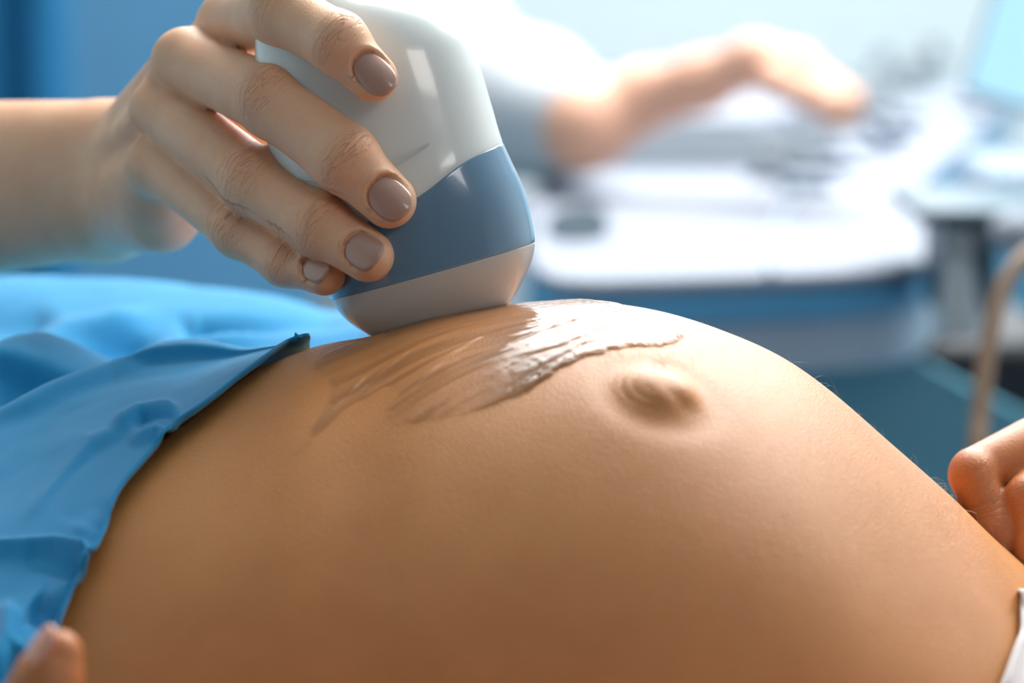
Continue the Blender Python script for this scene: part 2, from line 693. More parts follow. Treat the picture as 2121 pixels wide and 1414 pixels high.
def wall_with_hole():
    # back wall with a window opening x -0.5..1.4, z 0.35..1.45
    x0, x1, z0, z1 = -0.45, 1.35, 0.40, 1.45
    bm = bmesh.new()

    def bx(a, b):
        r = bmesh.ops.create_cube(bm, size=1.0)
        for v in r['verts']:
            v.co = Vector([a[i] + (v.co[i] + 0.5) * (b[i] - a[i]) for i in range(3)])
    bx((-2.2, YW, FLOOR), (2.3, YW + 0.1, z0))
    bx((-2.2, YW, z1), (2.3, YW + 0.1, CEIL))
    bx((-2.2, YW, z0), (x0, YW + 0.1, z1))
    bx((x1, YW, z0), (2.3, YW + 0.1, z1))
    o = bm_obj('wall_back', bm, M_wall, smooth=False)
    struct(o)
    f = empty('window_1')
    struct(f)
    t = 0.04
    bm2 = bmesh.new()
    for a, b in [((x0, YW - .02, z0), (x0 + t, YW + .06, z1)), ((x1 - t, YW - .02, z0), (x1, YW + .06, z1)),
                 ((x0, YW - .02, z0), (x1, YW + .06, z0 + t)), ((x0, YW - .02, z1 - t), (x1, YW + .06, z1)),
                 (((x0 + x1) / 2 - .02, YW - .02, z0), ((x0 + x1) / 2 + .02, YW + .06, z1))]:
        r = bmesh.ops.create_cube(bm2, size=1.0)
        for v in r['verts']:
            v.co = Vector([a[i] + (v.co[i] + 0.5) * (b[i] - a[i]) for i in range(3)])
    bm_obj('window_frame', bm2, M_ceil, f, smooth=False)
    box('window_pane', (x0, YW + .04, z0), (x1, YW + .05, z1), M_sky_pane, f)


wall_with_hole()
struct(box('wall_left', (-2.3, -2.3, FLOOR), (-2.2, YW, CEIL), M_wall))
struct(box('wall_right', (2.3, -2.3, FLOOR), (2.4, YW, CEIL), M_wall))
struct(box('floor', (-2.2, -2.3, FLOOR - 0.05), (2.3, YW, FLOOR), M_floor))
struct(box('ceiling', (-2.2, -2.3, CEIL), (2.3, YW, CEIL + 0.05), M_ceil))
struct(box('trim_1', (-2.2, YW - 0.02, FLOOR), (2.3, YW, -0.245), M_blue_wall))

dr = empty('door_1')
struct(dr)
M_door = plain('door_paint', srgb(92, 150, 188), 0.5)
_xr = P(790, 0, 3.2)[0]
box('door_leaf', (_xr - .80, YW - .05, FLOOR), (_xr, YW - .021, 1.1), M_door, dr)
box('door_handle', (_xr - .10, YW - .09, -.02), (_xr - .03, YW - .05, .0), M_midgrey, dr)

lamp = empty('ceiling_light')
tag(lamp, 'flat white ceiling light panel above the ultrasound console', 'light')
box('lamp_housing', (-0.2, 0.45, CEIL - 0.045), (0.9, 1.15, CEIL), M_ceil, lamp)
box('lamp_diffuser', (-0.17, 0.48, CEIL - 0.055), (0.87, 1.12, CEIL - 0.045), M_lamp, lamp)


def curtain(name, x0, x1, y, z0, z1, mat, amp=0.02, wav=0.09, label='', cat='curtain'):
    nx, nz = 160, 12
    V, F = [], []
    for j in range(nz + 1):
        for i in range(nx + 1):
            x = x0 + (x1 - x0) * i / nx
            z = z0 + (z1 - z0) * j / nz
            ph = x / wav * 2 * math.pi
            V.append((x, y + amp * math.sin(ph + 0.5 * math.sin(ph * 0.37)) + 0.004 * math.sin(3 * ph + z * 4), z))
    for j in range(nz):
        for i in range(nx):
            a = j * (nx + 1) + i
            F.append((a, a + 1, a + nx + 2, a + nx + 1))
    o = mesh_obj(name, V, F, mat)
    s = o.modifiers.new('thick', 'SOLIDIFY')
    s.thickness = 0.003
    tag(o, label, cat)
    return o


# ------------------------------------------------------------------ the belly
SIL = [(-900, 1180), (-500, 1120), (-250, 1090), (0, 1020), (150, 945), (300, 870), (450, 797), (600, 736), (645, 718), (690, 706), (760, 694), (900, 652), (1050, 629),
       (1200, 622), (1350, 640), (1500, 686), (1632, 747), (1705, 799), (1816, 895), (1881, 952), (1966, 1030), (2030, 1098),
       (2100, 1160), (2200, 1235), (2350, 1310), (2600, 1350), (3200, 1360)]
YC, Z0 = -0.012, -0.155


def b_of(x):
    return 0.132 - 0.02 * np.clip(np.abs(x) / 0.2, 0, 1.2) ** 2


def solve_c():
    xs, cs = [], []
    for px, py in SIL:
        d = 0.77
        for _ in range(6):
            x = (px - 1060.5) * d / FPX
            b = float(b_of(x))
            r = FW + (707.0 - py) / FPX * UP
            n = nrm([0, -r[2], r[1]])
            rhs = (n @ CAM - n @ np.array([0, YC, Z0])) ** 2
            c2 = (rhs - b * b * n[1] ** 2) / n[2] ** 2
            c = math.sqrt(max(c2, 0.02 ** 2))
            hn = math.sqrt(b * b * n[1] ** 2 + c * c * n[2] ** 2)
            y = YC + b * b * n[1] / hn
            z = Z0 + c * c * n[2] / hn
            d = float((np.array([0, y, z]) - CAM) @ FW)
        xs.append(x)
        cs.append(c)
    return np.array(xs), np.array(cs)


XS, CS = solve_c()


def smooth_interp(x, xs, ys):
    # monotone-ish cubic hermite
    x = np.asarray(x, float)
    m = np.gradient(ys, xs)
    i = np.clip(np.searchsorted(xs, x) - 1, 0, len(xs) - 2)
    h = xs[i + 1] - xs[i]
    t = np.clip((x - xs[i]) / h, 0, 1)
    return ((2 * t ** 3 - 3 * t ** 2 + 1) * ys[i] + (t ** 3 - 2 * t ** 2 + t) * h * m[i]
            + (-2 * t ** 3 + 3 * t ** 2) * ys[i + 1] + (t ** 3 - t ** 2) * h * m[i + 1])


XF = np.linspace(XS[0], XS[-1], 800)
CF = smooth_interp(XF, XS, CS)
ker = np.exp(-np.linspace(-2, 2, 25) ** 2)
ker /= ker.sum()
CF = np.convolve(np.pad(CF, 12, mode='edge'), ker, 'valid')


def c_of(x):
    return np.interp(x, XF, CF)


BED = -0.245


def belly_base(x, th):
    """th 0 = towards the camera, pi/2 = top, pi = far side; below that the underside on the couch"""
    x = np.asarray(x, float)
    th = np.asarray(th, float)
    s, c = np.sin(th), np.cos(th)
    b = b_of(x)
    low = Z0 - (BED + 0.002)
    cc = np.where(s >= 0, c_of(x), low)
    ss = np.sign(s) * np.where(s >= 0, np.abs(s), np.abs(s) ** 0.55)
    y = YC - b * c
    z = Z0 + cc * ss
    return np.stack([x + 0 * y, y, z], -1)


def belly_normal(x, th):
    e = 1e-4
    du = belly_base(x + e, th) - belly_base(x - e, th)
    dv = belly_base(x, th + e) - belly_base(x, th - e)
    n = np.cross(dv, du)
    n /= np.linalg.norm(n, axis=-1, keepdims=True)
    f = np.sign(np.sum(n * (belly_base(x, th) - np.stack([np.asarray(x) + 0 * n[..., 0], YC + 0 * n[..., 0], Z0 + 0 * n[..., 0]], -1)), -1, keepdims=True))
    return n * np.where(f == 0, 1, f)


# lookup grid for pixel -> surface coordinates (camera-facing part)
_gx, _gt = np.meshgrid(np.linspace(-0.2, 0.2, 801), np.linspace(-0.3, 2.2, 1001), indexing='ij')
_gp = belly_base(_gx, _gt)
_gn = belly_normal(_gx, _gt)
_face = np.sum(_gn * (CAM - _gp), -1) > 0
_ppx, _ppy, _ = proj(_gp)
_ppx = np.where(_face, _ppx, 1e6)


def cast(px, py):
    k = np.argmin((_ppx - px) ** 2 + (_ppy - py) ** 2)
    return float(_gx.flat[k]), float(_gt.flat[k])


NX0, NT0 = cast(1364, 818)
NS = 1.15


def sq(x, th):
    """surface distances from the navel in metres: u along the body, v down towards the camera"""
    p = belly_base(x, th)
    u = x - NX0
    r = np.sqrt(b_of(x) ** 2 * np.sin(NT0) ** 2 + c_of(x) ** 2 * np.cos(NT0) ** 2)
    v = -(th - NT0) * r
    return u, v


def belly_disp(x, th):
    u, v = sq(x, th)
    u, v = u * NS, v * NS
    r = np.sqrt(u ** 2 + v ** 2)
    h = 0.0020 * np.exp(-(r / 0.024) ** 2)                       # the broad swell round the navel
    h -= 0.0008 * np.exp(-((r - 0.0140) / 0.0055) ** 2)          # shallow moat
    uu, vv = u - 0.0005, v - 0.0
    r1 = np.sqrt((uu / 1.15) ** 2 + vv ** 2)
    an = np.arctan2(vv, uu)
    pw = 3.0 + 4.5 * np.clip(np.cos(an - 0.65), 0, 1)
    h += 0.0026 / (1 + (r1 / 0.0078) ** pw)                      # the mound, steepest at its near right side
    h -= 0.0009 * np.exp(-(((uu - 0.0040) / 0.0034) ** 2 + ((vv - 0.0050) / 0.0026) ** 2))   # hollow in the mound
    an = np.arctan2(vv, uu)
    ring = np.exp(-((r1 - 0.0085) / 0.0035) ** 2) * np.clip(0.5 - 0.9 * np.cos(an - 0.5), 0, 1)
    h += 0.00007 * ring * np.sin(r1 / 0.0026 * 2 * math.pi + 1.2 * np.sin(2 * an))
    # slight linea swelling and uneven tissue
    h += 0.0008 * np.sin(x * 31 + th * 3) * np.sin(th * 5 + x * 17)
    return h


def belly_pt(x, th, off=0.0):
    x = np.asarray(x, float)
    th = np.asarray(th, float)
    return belly_base(x, th) + belly_normal(x, th) * (belly_disp(x, th) + off)[..., None]


def build_belly():
    xs = np.unique(np.round(np.concatenate([np.linspace(-0.26, -0.14, 40), np.arange(-0.14, 0.02, 0.0012), np.arange(0.02, 0.07, 0.0005),
                                            np.arange(0.07, 0.15, 0.0012), np.linspace(0.15, 0.40, 70)]), 6))
    tA = NT0 - 0.16
    tB = NT0 + 0.16
    ts = np.concatenate([np.linspace(-math.pi / 2, -0.3, 26)[:-1], np.linspace(-0.3, tA, 150)[:-1], np.linspace(tA, tB, 110)[:-1],
                         np.linspace(tB, 2.0, 90)[:-1], np.linspace(2.0, 1.5 * math.pi, 70)[:-1]])
    X, T = np.meshgrid(xs, ts, indexing='ij')
    V = belly_pt(X, T).reshape(-1, 3)
    nx, nt = len(xs), len(ts)
    i, j = np.meshgrid(np.arange(nx - 1), np.arange(nt), indexing='ij')
    a = i * nt + j
    b = i * nt + (j + 1) % nt
    F = np.stack([a, b, b + nt, a + nt], -1).reshape(-1, 4)
    F = F.tolist()
    F.append(list(range(nt))[::-1])
    F.append(list(range((nx - 1) * nt, nx * nt)))
    return V, F


def join_parts(parts):
    V, F, W, A = [], [], [], []
    n = 0
    for v, f, *att in parts:
        V.append(np.asarray(v))
        f = [[k + n for k in q] for q in (f.tolist() if isinstance(f, np.ndarray) else f)]
        F += f
        if att:
            W.append(att[0])
            A.append(att[1])
        else:
            W.append(np.zeros((len(v), 3)))
            A.append(np.zeros(len(v)))
        n += len(v)
    return np.vstack(V), F, np.vstack(W), np.concatenate(A)


def set_crease(o, W, A):
    me = o.data
    at = me.attributes.new('crease', 'FLOAT_VECTOR', 'POINT')
    at.data.foreach_set('vector', np.asarray(W, np.float32).ravel())
    am = me.attributes.new('crease_amount', 'FLOAT', 'POINT')
    am.data.foreach_set('value', np.asarray(A, np.float32).ravel())


def crease_attr(V, joints):
    """joints: (point, axis, outward, half length, amount)"""
    W = np.zeros((len(V), 3))
    A = np.zeros(len(V))
    for k, (c, t, n, hl, am) in enumerate(joints):
        t = nrm(t)
        n = nrm(np.asarray(n) - (np.asarray(n) @ t) * t)
        b = np.cross(n, t)
        q = V - c
        a = q @ t
        bb = q @ b
        cc = q @ n
        rr = np.sqrt(bb ** 2 + cc ** 2)
        m = am * np.exp(-(a / hl) ** 2) * np.clip(cc / np.maximum(rr, 1e-6) * 1.3 + 0.1, 0, 1) * (rr < 0.014) * np.exp(-(bb / 0.0085) ** 2)
        sel = m > A
        # creases bow round the joint
        W[sel] = np.stack([(a + np.sign(a) * bb ** 2 * 25) * 900 + k * 17.3, bb * 900, cc * 900], -1)[sel]
        A[sel] = m[sel]
    return W, A


# ------------------------------------------------------------------ the sonographer's hand
def G(px, py, dl):
    return P(px, py, FOC + dl)


TOCAM = -FW
F_index = [(G(484, 50, .040), .0092), (G(590, 28, -.003), .0088), (G(700, 88, -.0165), .0078), (G(772, 160, -.0175), .0064)]
F_mid = [(G(386, 128, .036), .0088), (G(569, 211, -.002), .0096), (G(713, 328, -.0150), .0088), (G(806, 416, -.0160), .0071)]
F_ring = [(G(338, 226, .040), .0088), (G(529, 376, .006), .0091), (G(661, 465, -.0075), .0083), (G(762, 530, -.0135), .0068)]
F_pinky = [(G(334, 332, .042), .0092), (G(498, 474, .014), .0077), (G(592, 540, .003), .0066), (G(672, 568, -.0050), .0056)]
WR = G(195, 372, .110)
ELB = P(-1150, 470, FOC + .235)
META = [((268, 320, .118), F_index[0], .0095), ((235, 325, .112), F_mid[0], .0095), ((215, 370, .110), F_ring[0], .0095), ((212, 425, .108), F_pinky[0], .0095)]
THUMB = [(G(262, 300, .122), .0130), (G(420, 262, .100), .0110), (G(556, 292, .073), .0098), (G(672, 330, .050), .0086)]

n_mid = nrm(TOCAM + 0.18 * (RT * .6 + UP * .8))
NAILS = [
    Nail(F_index[3][0] + 0.0006 * nrm(F_index[3][0] - F_index[2][0]), F_index[3][0] - F_index[2][0], TOCAM + .22 * (RT * .7 + UP * .5), .0092, .0128, .0066, .0005, .0004),
    Nail(F_mid[3][0] + 0.0004 * nrm(F_mid[3][0] - F_mid[2][0]), F_mid[3][0] - F_mid[2][0], TOCAM + .10 * UP + .05 * RT, .0104, .0122, .0071, .0004, .0004),
    Nail(F_ring[3][0] + 0.0006 * nrm(F_ring[3][0] - F_ring[2][0]), F_ring[3][0] - F_ring[2][0], TOCAM + .10 * UP, .0096, .0108, .0068, .0004, .0004),
    Nail(F_pinky[3][0] + 0.0004 * nrm(F_pinky[3][0] - F_pinky[2][0]), F_pinky[3][0] - F_pinky[2][0], TOCAM + .22 * UP, .0080, .0092, .0057, .0004, .0004),
]


def finger(p, ch, k=0.003):
    d = None
    for (a, ra), (b, rb) in zip(ch, ch[1:]):
        # phalanges a little slimmer between the joints
        mid = (a + b) / 2
        rm = (ra + rb) / 2 * 0.965
        e = np.minimum(seg_d(p, a, mid, ra, rm), seg_d(p, mid, b, rm, rb))
        d = e if d is None else smin(d, e, k)
    return d


def hand_sdf(p):
    palm = None
    for (w0, (m, rm), rr) in META:
        a = G(*w0)
        e = seg_d(p, a, m, rr * 1.1, rm * 0.96)
        palm = e if palm is None else smin(palm, e, 0.005)
    # hypothenar pad, palm filling, heel of the hand
    palm = smin(palm, seg_d(p, G(232, 436, .108), G(338, 448, .066), .0125, .0105), 0.008)
    palm = smin(palm, seg_d(p, G(262, 370, .125), G(400, 240, .078), .0130, .0105), 0.010)
    palm = smin(palm, seg_d(p, G(250, 400, .122), G(390, 360, .070), .0130, .0090), 0.012)
    palm = smin(palm, seg_d(p, G(225, 405, .112), G(330, 398, .058), .0120, .0100), 0.006)
    # forearm from two bones' worth of muscle
    up1, up2 = 0.0085 * UP, -0.0085 * UP
    fa = smin(seg_d(p, WR + up1, ELB + up1 * 1.8, .0150, .027), seg_d(p, WR + up2, ELB + up2 * 1.8, .0150, .027), 0.012)
    fa = smin(fa, seg_d(p, WR, ELB, .0185, .033), 0.01)
    palm = smin(palm, fa, 0.009)
    d = palm
    fs = [finger(p, F_index), finger(p, F_mid), finger(p, F_ring), finger(p, F_pinky)]
    fs = [nl.carve(p, f) for nl, f in zip(NAILS, fs)]
    ff = fs[0]
    for g in fs[1:]:
        ff = smin(ff, g, 0.0010)
    d = smin(d, ff, 0.005)
    th = finger(p, THUMB, 0.006)
    d = smin(d, th, 0.006)
    # tendon grooves on the back between the knuckles
    for a, b in ((F_index[0][0], F_mid[0][0]), (F_mid[0][0], F_ring[0][0]), (F_ring[0][0], F_pinky[0][0])):
        m = (a + b) / 2 + TOCAM * .012
        w = (WR + m) / 2
        g = seg_d(p, m + 0.25 * (w - m), w, 0.0, 0.0)
        d = d + 0.0022 * np.exp(-(g / 0.0055) ** 2)
    return d


def build_hand():
    lo = np.array([-0.20, -0.06, -0.09])
    lo = np.min([G(150, 620, 0.13), G(150, -120, -.04), G(860, 620, .15)], 0)
    hi = np.max([G(150, -140, 0.16), G(880, -140, -.04), G(860, 640, .15)], 0)
    lo[1] = -0.045
    hi[1] = 0.15
    lo[0] = ELB[0] - 0.04
    lo = np.minimum(lo, [lo[0], -0.045, -0.03])
    hi[1] = ELB[1] + 0.04
    lo[2] = min(lo[2], ELB[2] - .05)
    V, Q = sdf_mesh(hand_sdf, lo, hi, 0.00085)
    J = []
    for ch in (F_index, F_mid, F_ring, F_pinky):
        J.append((ch[1][0], ch[2][0] - ch[0][0], TOCAM + .4 * UP, .0062, 1.0))
        J.append((ch[2][0] + .15 * (ch[3][0] - ch[2][0]), ch[3][0] - ch[1][0], TOCAM + .4 * UP, .0036, 0.7))
    W, A = crease_attr(V, J)
    return V, Q, W, A


son = empty('sonographer')
tag(son, 'person whose left hand with taupe nails presses the white and blue probe', 'person')
V, Q, W, A = build_hand()
ho = mesh_obj('hand_and_forearm', V, Q, M_hand, son)
set_crease(ho, W, A)
for nl in NAILS:
    nl.build('fingernail', M_polish, son)


# ------------------------------------------------------------------ the ultrasound probe
TILT = math.radians(4)
AX2 = nrm(-0.27 * RT + 0.963 * UP)                 # up the probe
AXS = nrm(AX2 * math.cos(TILT) + TOCAM * math.sin(TILT))
AXU = nrm(np.cross(FW, AXS) * -1)
if AXU[0] < 0:
    AXU = -AXU
AXV = nrm(np.cross(AXS, AXU))
if AXV @ FW < 0:
    AXV = -AXV                                     # away from the camera
PX = FOC / FPX
PO = G(920, 690, .012)
# s, left, right, half depth   (in photo pixels at the probe's distance)
SEC = [(-14, -40, 75, 22), (-6, -72, 105, 50), (12, -112, 130, 88), (30, -140, 156, 110), (60, -172, 187, 132), (95, -196, 217, 150), (135, -209, 237, 162), (180, -220, 243, 168), (254, -232, 243, 170),
       (314, -240, 233, 168), (353, -245, 227, 165), (435, -250, 225, 160), (530, -246, 221, 152), (608, -235, 202, 142), (655, -225, 166, 130),
       (694, -215, 104, 118), (725, -206, 40, 106), (760, -198, -5, 98), (830, -190, -30, 90), (960, -186, -40, 86)]
SEC = np.array(SEC, float)


def probe_sec(s):
    return [smooth_interp(s, SEC[:, 0], SEC[:, k]) for k in (1, 2, 3)]


def probe_pt(s, ph, off=0.0):
    l, r, dp = probe_sec(s)
    uc, hw = (l + r) / 2, (r - l) / 2
    c, sn = np.cos(ph), np.sin(ph)
    e = 2 / 2.35
    u = uc + (hw + off) * np.sign(c) * np.abs(c) ** e
    v = (dp + off) * np.sign(sn) * np.abs(sn) ** e
    u, v, s = np.broadcast_arrays(u, v, s)
    return PO + PX * (u[..., None] * AXU + v[..., None] * AXV + s[..., None] * AXS)


def band_top(u):
    """height of the housing/band joint along the probe's width (photo pixels)"""
    return np.interp(u, [-260, -150, -67, 30, 130, 235], [246, 262, 272, 290, 336, 352])


def band_line(ph, which):
    """s of the joint at angle ph (iterated, since u depends on s)"""
    if which == 'low':
        return np.full_like(ph, 134.0)
    s = np.full_like(ph, 290.0)
    for _ in range(8):
        l, r, dp = probe_sec(s)
        c = np.cos(ph)
        u = (l + r) / 2 + (r - l) / 2 * np.sign(c) * np.abs(c) ** (2 / 2.35)
        s = band_top(u)
    k = np.exp(-np.linspace(-2, 2, 21) ** 2)
    k /= k.sum()
    return np.convolve(np.concatenate([s[-10:], s, s[:10]]), k, 'valid')


def loft(name, lo, hi, n, mat, parent, cap_lo=False, cap_hi=False, groove=0.0):
    NP = 144
    ph = np.linspace(0, 2 * math.pi, NP, endpoint=False)
    a = lo(ph) if callable(lo) else np.full(NP, float(lo))
    b = hi(ph) if callable(hi) else np.full(NP, float(hi))
    V = []
    fr = np.concatenate([[0, .004, .012], np.linspace(.03, .97, n), [.988, .996, 1]])
    for i, t in enumerate(fr):
        s = a + (b - a) * t
        off = 0.0
        if groove and (i == 0 or i == len(fr) - 1):
            off = -groove
        elif groove and (i == 1 or i == len(fr) - 2):
            off = -groove * .3
        V.append(probe_pt(s, ph, off))
    rows = len(V)
    V = np.vstack(V)
    F = []
    for i in range(rows - 1):
        for j in range(NP):
            F.append((i * NP + j, i * NP + (j + 1) % NP, (i + 1) * NP + (j + 1) % NP, (i + 1) * NP + j))
    if cap_lo:
        F.append(tuple(range(NP))[::-1])
    if cap_hi:
        F.append(tuple(range((rows - 1) * NP, rows * NP)))
    o = mesh_obj(name, V, F, mat, parent)
    bm = bmesh.new()
    bm.from_mesh(o.data)
    bmesh.ops.recalc_face_normals(bm, faces=bm.faces)
    bm.to_mesh(o.data)
    bm.free()
    return o


probe = empty('ultrasound_probe')
tag(probe, 'white ultrasound probe with steel blue band pressed on the bare belly', 'ultrasound probe')
loft('transducer_head', -14, 134, 40, M_lens, probe, cap_lo=True, groove=1.4)
loft('grip_band', 134, lambda p: band_line(p, 'top'), 40, M_blue_plastic, probe, groove=1.2)
loft('housing', lambda p: band_line(p, 'top'), 960, 130, M_white_plastic, probe, cap_hi=True, groove=1.2)


def seam_ridge():
    """raised moulding line that curves across the front of the housing"""
    pix = [(600, 366), (642, 372), (683, 377), (730, 372), (780, 356), (820, 337), (860, 316), (893, 294)]
    # locate every point on the housing's front
    S, Ph = np.meshgrid(np.linspace(300, 520, 300), np.linspace(math.pi, 2 * math.pi, 500), indexing='ij')
    pp = probe_pt(S, Ph)
    a, b, d = proj(pp)
    pts = []
    for x, y in catmull(pix, 6):
        k = np.argmin((a - x) ** 2 + (b - y) ** 2)
        pts.append((S.flat[k], Ph.flat[k]))
    pts = np.array(pts)
    kk = np.ones(7) / 7
    pts = np.stack([np.convolve(np.pad(pts[:, i], 3, mode='edge'), kk, 'valid') for i in (0, 1)], 1)
    V, F = [], []
    n = len(pts)
    for i, (s, ph) in enumerate(pts):
        tp = max(0.12, math.sin(math.pi * (i + .5) / n) ** .35)
        for k, (ds, of) in enumerate([(-9, -1.0), (-5, 1.2), (0, 2.6), (5, 1.2), (9, -1.0)]):
            V.append(probe_pt(np.array(s + ds * tp), np.array(ph), of * tp))
    for i in range(n - 1):
        for k in range(4):
            a0 = i * 5 + k
            F.append((a0, a0 + 1, a0 + 6, a0 + 5))
    mesh_obj('seam_ridge', np.array(V), F, M_white_plastic, probe)


seam_ridge()
top = probe_pt(np.array([960.0]), np.array([0.0]))[0] * .5 + probe_pt(np.array([960.0]), np.array([math.pi]))[0] * .5
tube('cable', [top - .01 * AXS, top + .03 * AXS, top + .09 * AXS - .03 * RT, top + .14 * AXS + .06 * FW - .1 * RT, top + .10 * AXS + .3 * FW - .2 * RT],
     [.006, .0045, .004, .004, .004], M_key, probe)

# ------------------------------------------------------------------ the patient
pat = empty('pregnant_woman')
tag(pat, 'person lying back with bare pregnant belly, fist gripping a white shirt', 'person')
bV, bF = build_belly()

# the hand that holds up the shirt (right edge)
K0 = P(2016, 984, .772)
FIST = [(P(2215, 905, .790), .0125), (K0, .0062), (P(2062, 1110, .768), .0066), (P(2104, 1205, .764), .0062)]


def fist_sdf(p):
    a = seg_d(p, P(2230, 930, .795), P(2016, 976, .775), .0135, .0058)
    a = smin(a, seg_d(p, P(2140, 930, .785), P(2020, 972, .775), .0080, .0050), .004)
    b = seg_d(p, P(2014, 990, .772), P(2064, 1110, .768), .0060, .0064)
    b = smin(b, seg_d(p, P(2064, 1110, .768), P(2108, 1222, .764), .0064, .0058), .004)
    a = smin(a, b, .0035)
    # next finger / thumb side folding over from the right, in front
    c = seg_d(p, P(2132, 1035, .768), P(2170, 1150, .758), .0062, .0076)
    c = smin(c, seg_d(p, P(2170, 1150, .758), P(2192, 1270, .752), .0076, .0076), .004)
    c = smin(c, seg_d(p, P(2132, 1035, .768), P(2210, 960, .785), .0062, .0100), .004)
    d = smin(a, c, .0016)
    e = seg_d(p, P(2230, 940, .80), P(2300, 1150, .78), .016, .018)
    d = smin(d, e, .006)
    # wrist and forearm towards the shoulder
    d = smin(d, seg_d(p, P(2330, 1060, .79), P(2800, 1000, .84), .021, .026), .02)
    d = smin(d, seg_d(p, P(2800, 1000, .84), P(3900, 1250, .90), .026, .036), .02)
    return d


fV, fQ = sdf_mesh(fist_sdf, P(1940, 1700, .70) - np.array([0, .0, .0]), P(4300, 700, 1.0) + np.array([0, 0.02, 0.04]), 0.0011)
fW, fA = crease_attr(fV, [(P(2030, 985, .772), P(2080, 1010, .77) - P(1990, 960, .77), TOCAM, .009, .2), (P(2062, 1050, .77), P(2090, 1150, .77) - P(2040, 1000, .77), TOCAM, .006, .15)])

# thumb at the lower left that holds the drape's edge
TH = [(P(122, 1352, .600), .0050), (P(98, 1412, .600), .0071), (P(56, 1505, .600), .0090), (P(-20, 1650, .600), .0105)]
TN = Nail(P(122, 1352, .600) - .0009 * nrm(TH[0][0] - TH[1][0]), P(140, 1326, .600) - P(100, 1372, .600), nrm(-.72 * RT + .50 * UP + TOCAM * .62), .0080, .0098, .0062, .0001, .0003)


def thumb_sdf(p):
    d = TN.carve(p, finger(p, TH, .003))
    d = smin(d, seg_d(p, P(-20, 1650, .600), P(160, 1950, .60), .0105, .020), .01)
    d = smin(d, seg_d(p, P(160, 1950, .60), P(700, 2060, .58), .022, .021), .02)
    d = smin(d, seg_d(p, P(700, 2060, .58), P(2700, 2100, .58), .021, .032), .02)
    d = smin(d, seg_d(p, P(2700, 2100, .58), P(3900, 2000, .64), .032, .036), .02)
    return d


tV, tQ = sdf_mesh(thumb_sdf, P(-260, 2500, .52), P(4400, 1250, .72) + np.array([0, .02, .02]), 0.0012)
aV, aF, aW, aA = join_parts([(bV, bF), (fV, fQ, fW, fA), (tV, tQ)])
fm = np.zeros(len(aF), int)
fm[len(bF):] = 1
body = mesh_obj('body', aV, aF, [M_belly, M_fist], pat, fmat=fm)
set_crease(body, aW, aA)
th_n = TN.build('thumbnail', M_bare_nail, pat)
th_n['label'] = 'pink bare thumbnail at the lower left'


# ------------------------------------------------------------------ cloth sheets
def poly_dist(px, py, line):
    """distance to a polyline and the fraction along it"""
    line = np.asarray(line, float)
    seg = np.linalg.norm(np.diff(line, axis=0), axis=1)
    cum = np.concatenate([[0], np.cumsum(seg)])
    best = np.full(np.shape(px), 1e9)
    fr = np.zeros(np.shape(px))
    sd = np.zeros(np.shape(px))
    for i in range(len(line) - 1):
        a, b = line[i], line[i + 1]
        ab = b - a
        t = np.clip(((px - a[0]) * ab[0] + (py - a[1]) * ab[1]) / (ab @ ab), 0, 1)
        dx = px - a[0] - t * ab[0]
        dy = py - a[1] - t * ab[1]
        d = np.hypot(dx, dy)
        m = d < best
        best = np.where(m, d, best)
        fr = np.where(m, (cum[i] + t * seg[i]) / cum[-1], fr)
        sd = np.where(m, np.sign(ab[0] * dy - ab[1] * dx), sd)
    return best, fr, sd


def keep_off_skin(p, gap):
    """push points that lie inside the trunk out to its surface plus a gap"""
    q = p.copy()
    b = b_of(q[:, 0]) + gap
    c = c_of(q[:, 0]) + gap
    yy, zz = q[:, 1] - YC, q[:, 2] - Z0
    rr = np.sqrt((yy / b) ** 2 + (np.maximum(zz, 0) / c) ** 2)
    # smooth maximum between the free surface and the skin
    k = 0.03
    t = np.clip(0.5 + 0.5 * (1 - rr) / k, 0, 1)
    tgt = rr * (1 - t) + 1.0 * t + k * t * (1 - t)
    f = tgt / np.maximum(rr, 1e-4)
    q[:, 1] = YC + yy * f
    q[:, 2] = Z0 + np.where(zz > 0, zz * f, zz)
    return q


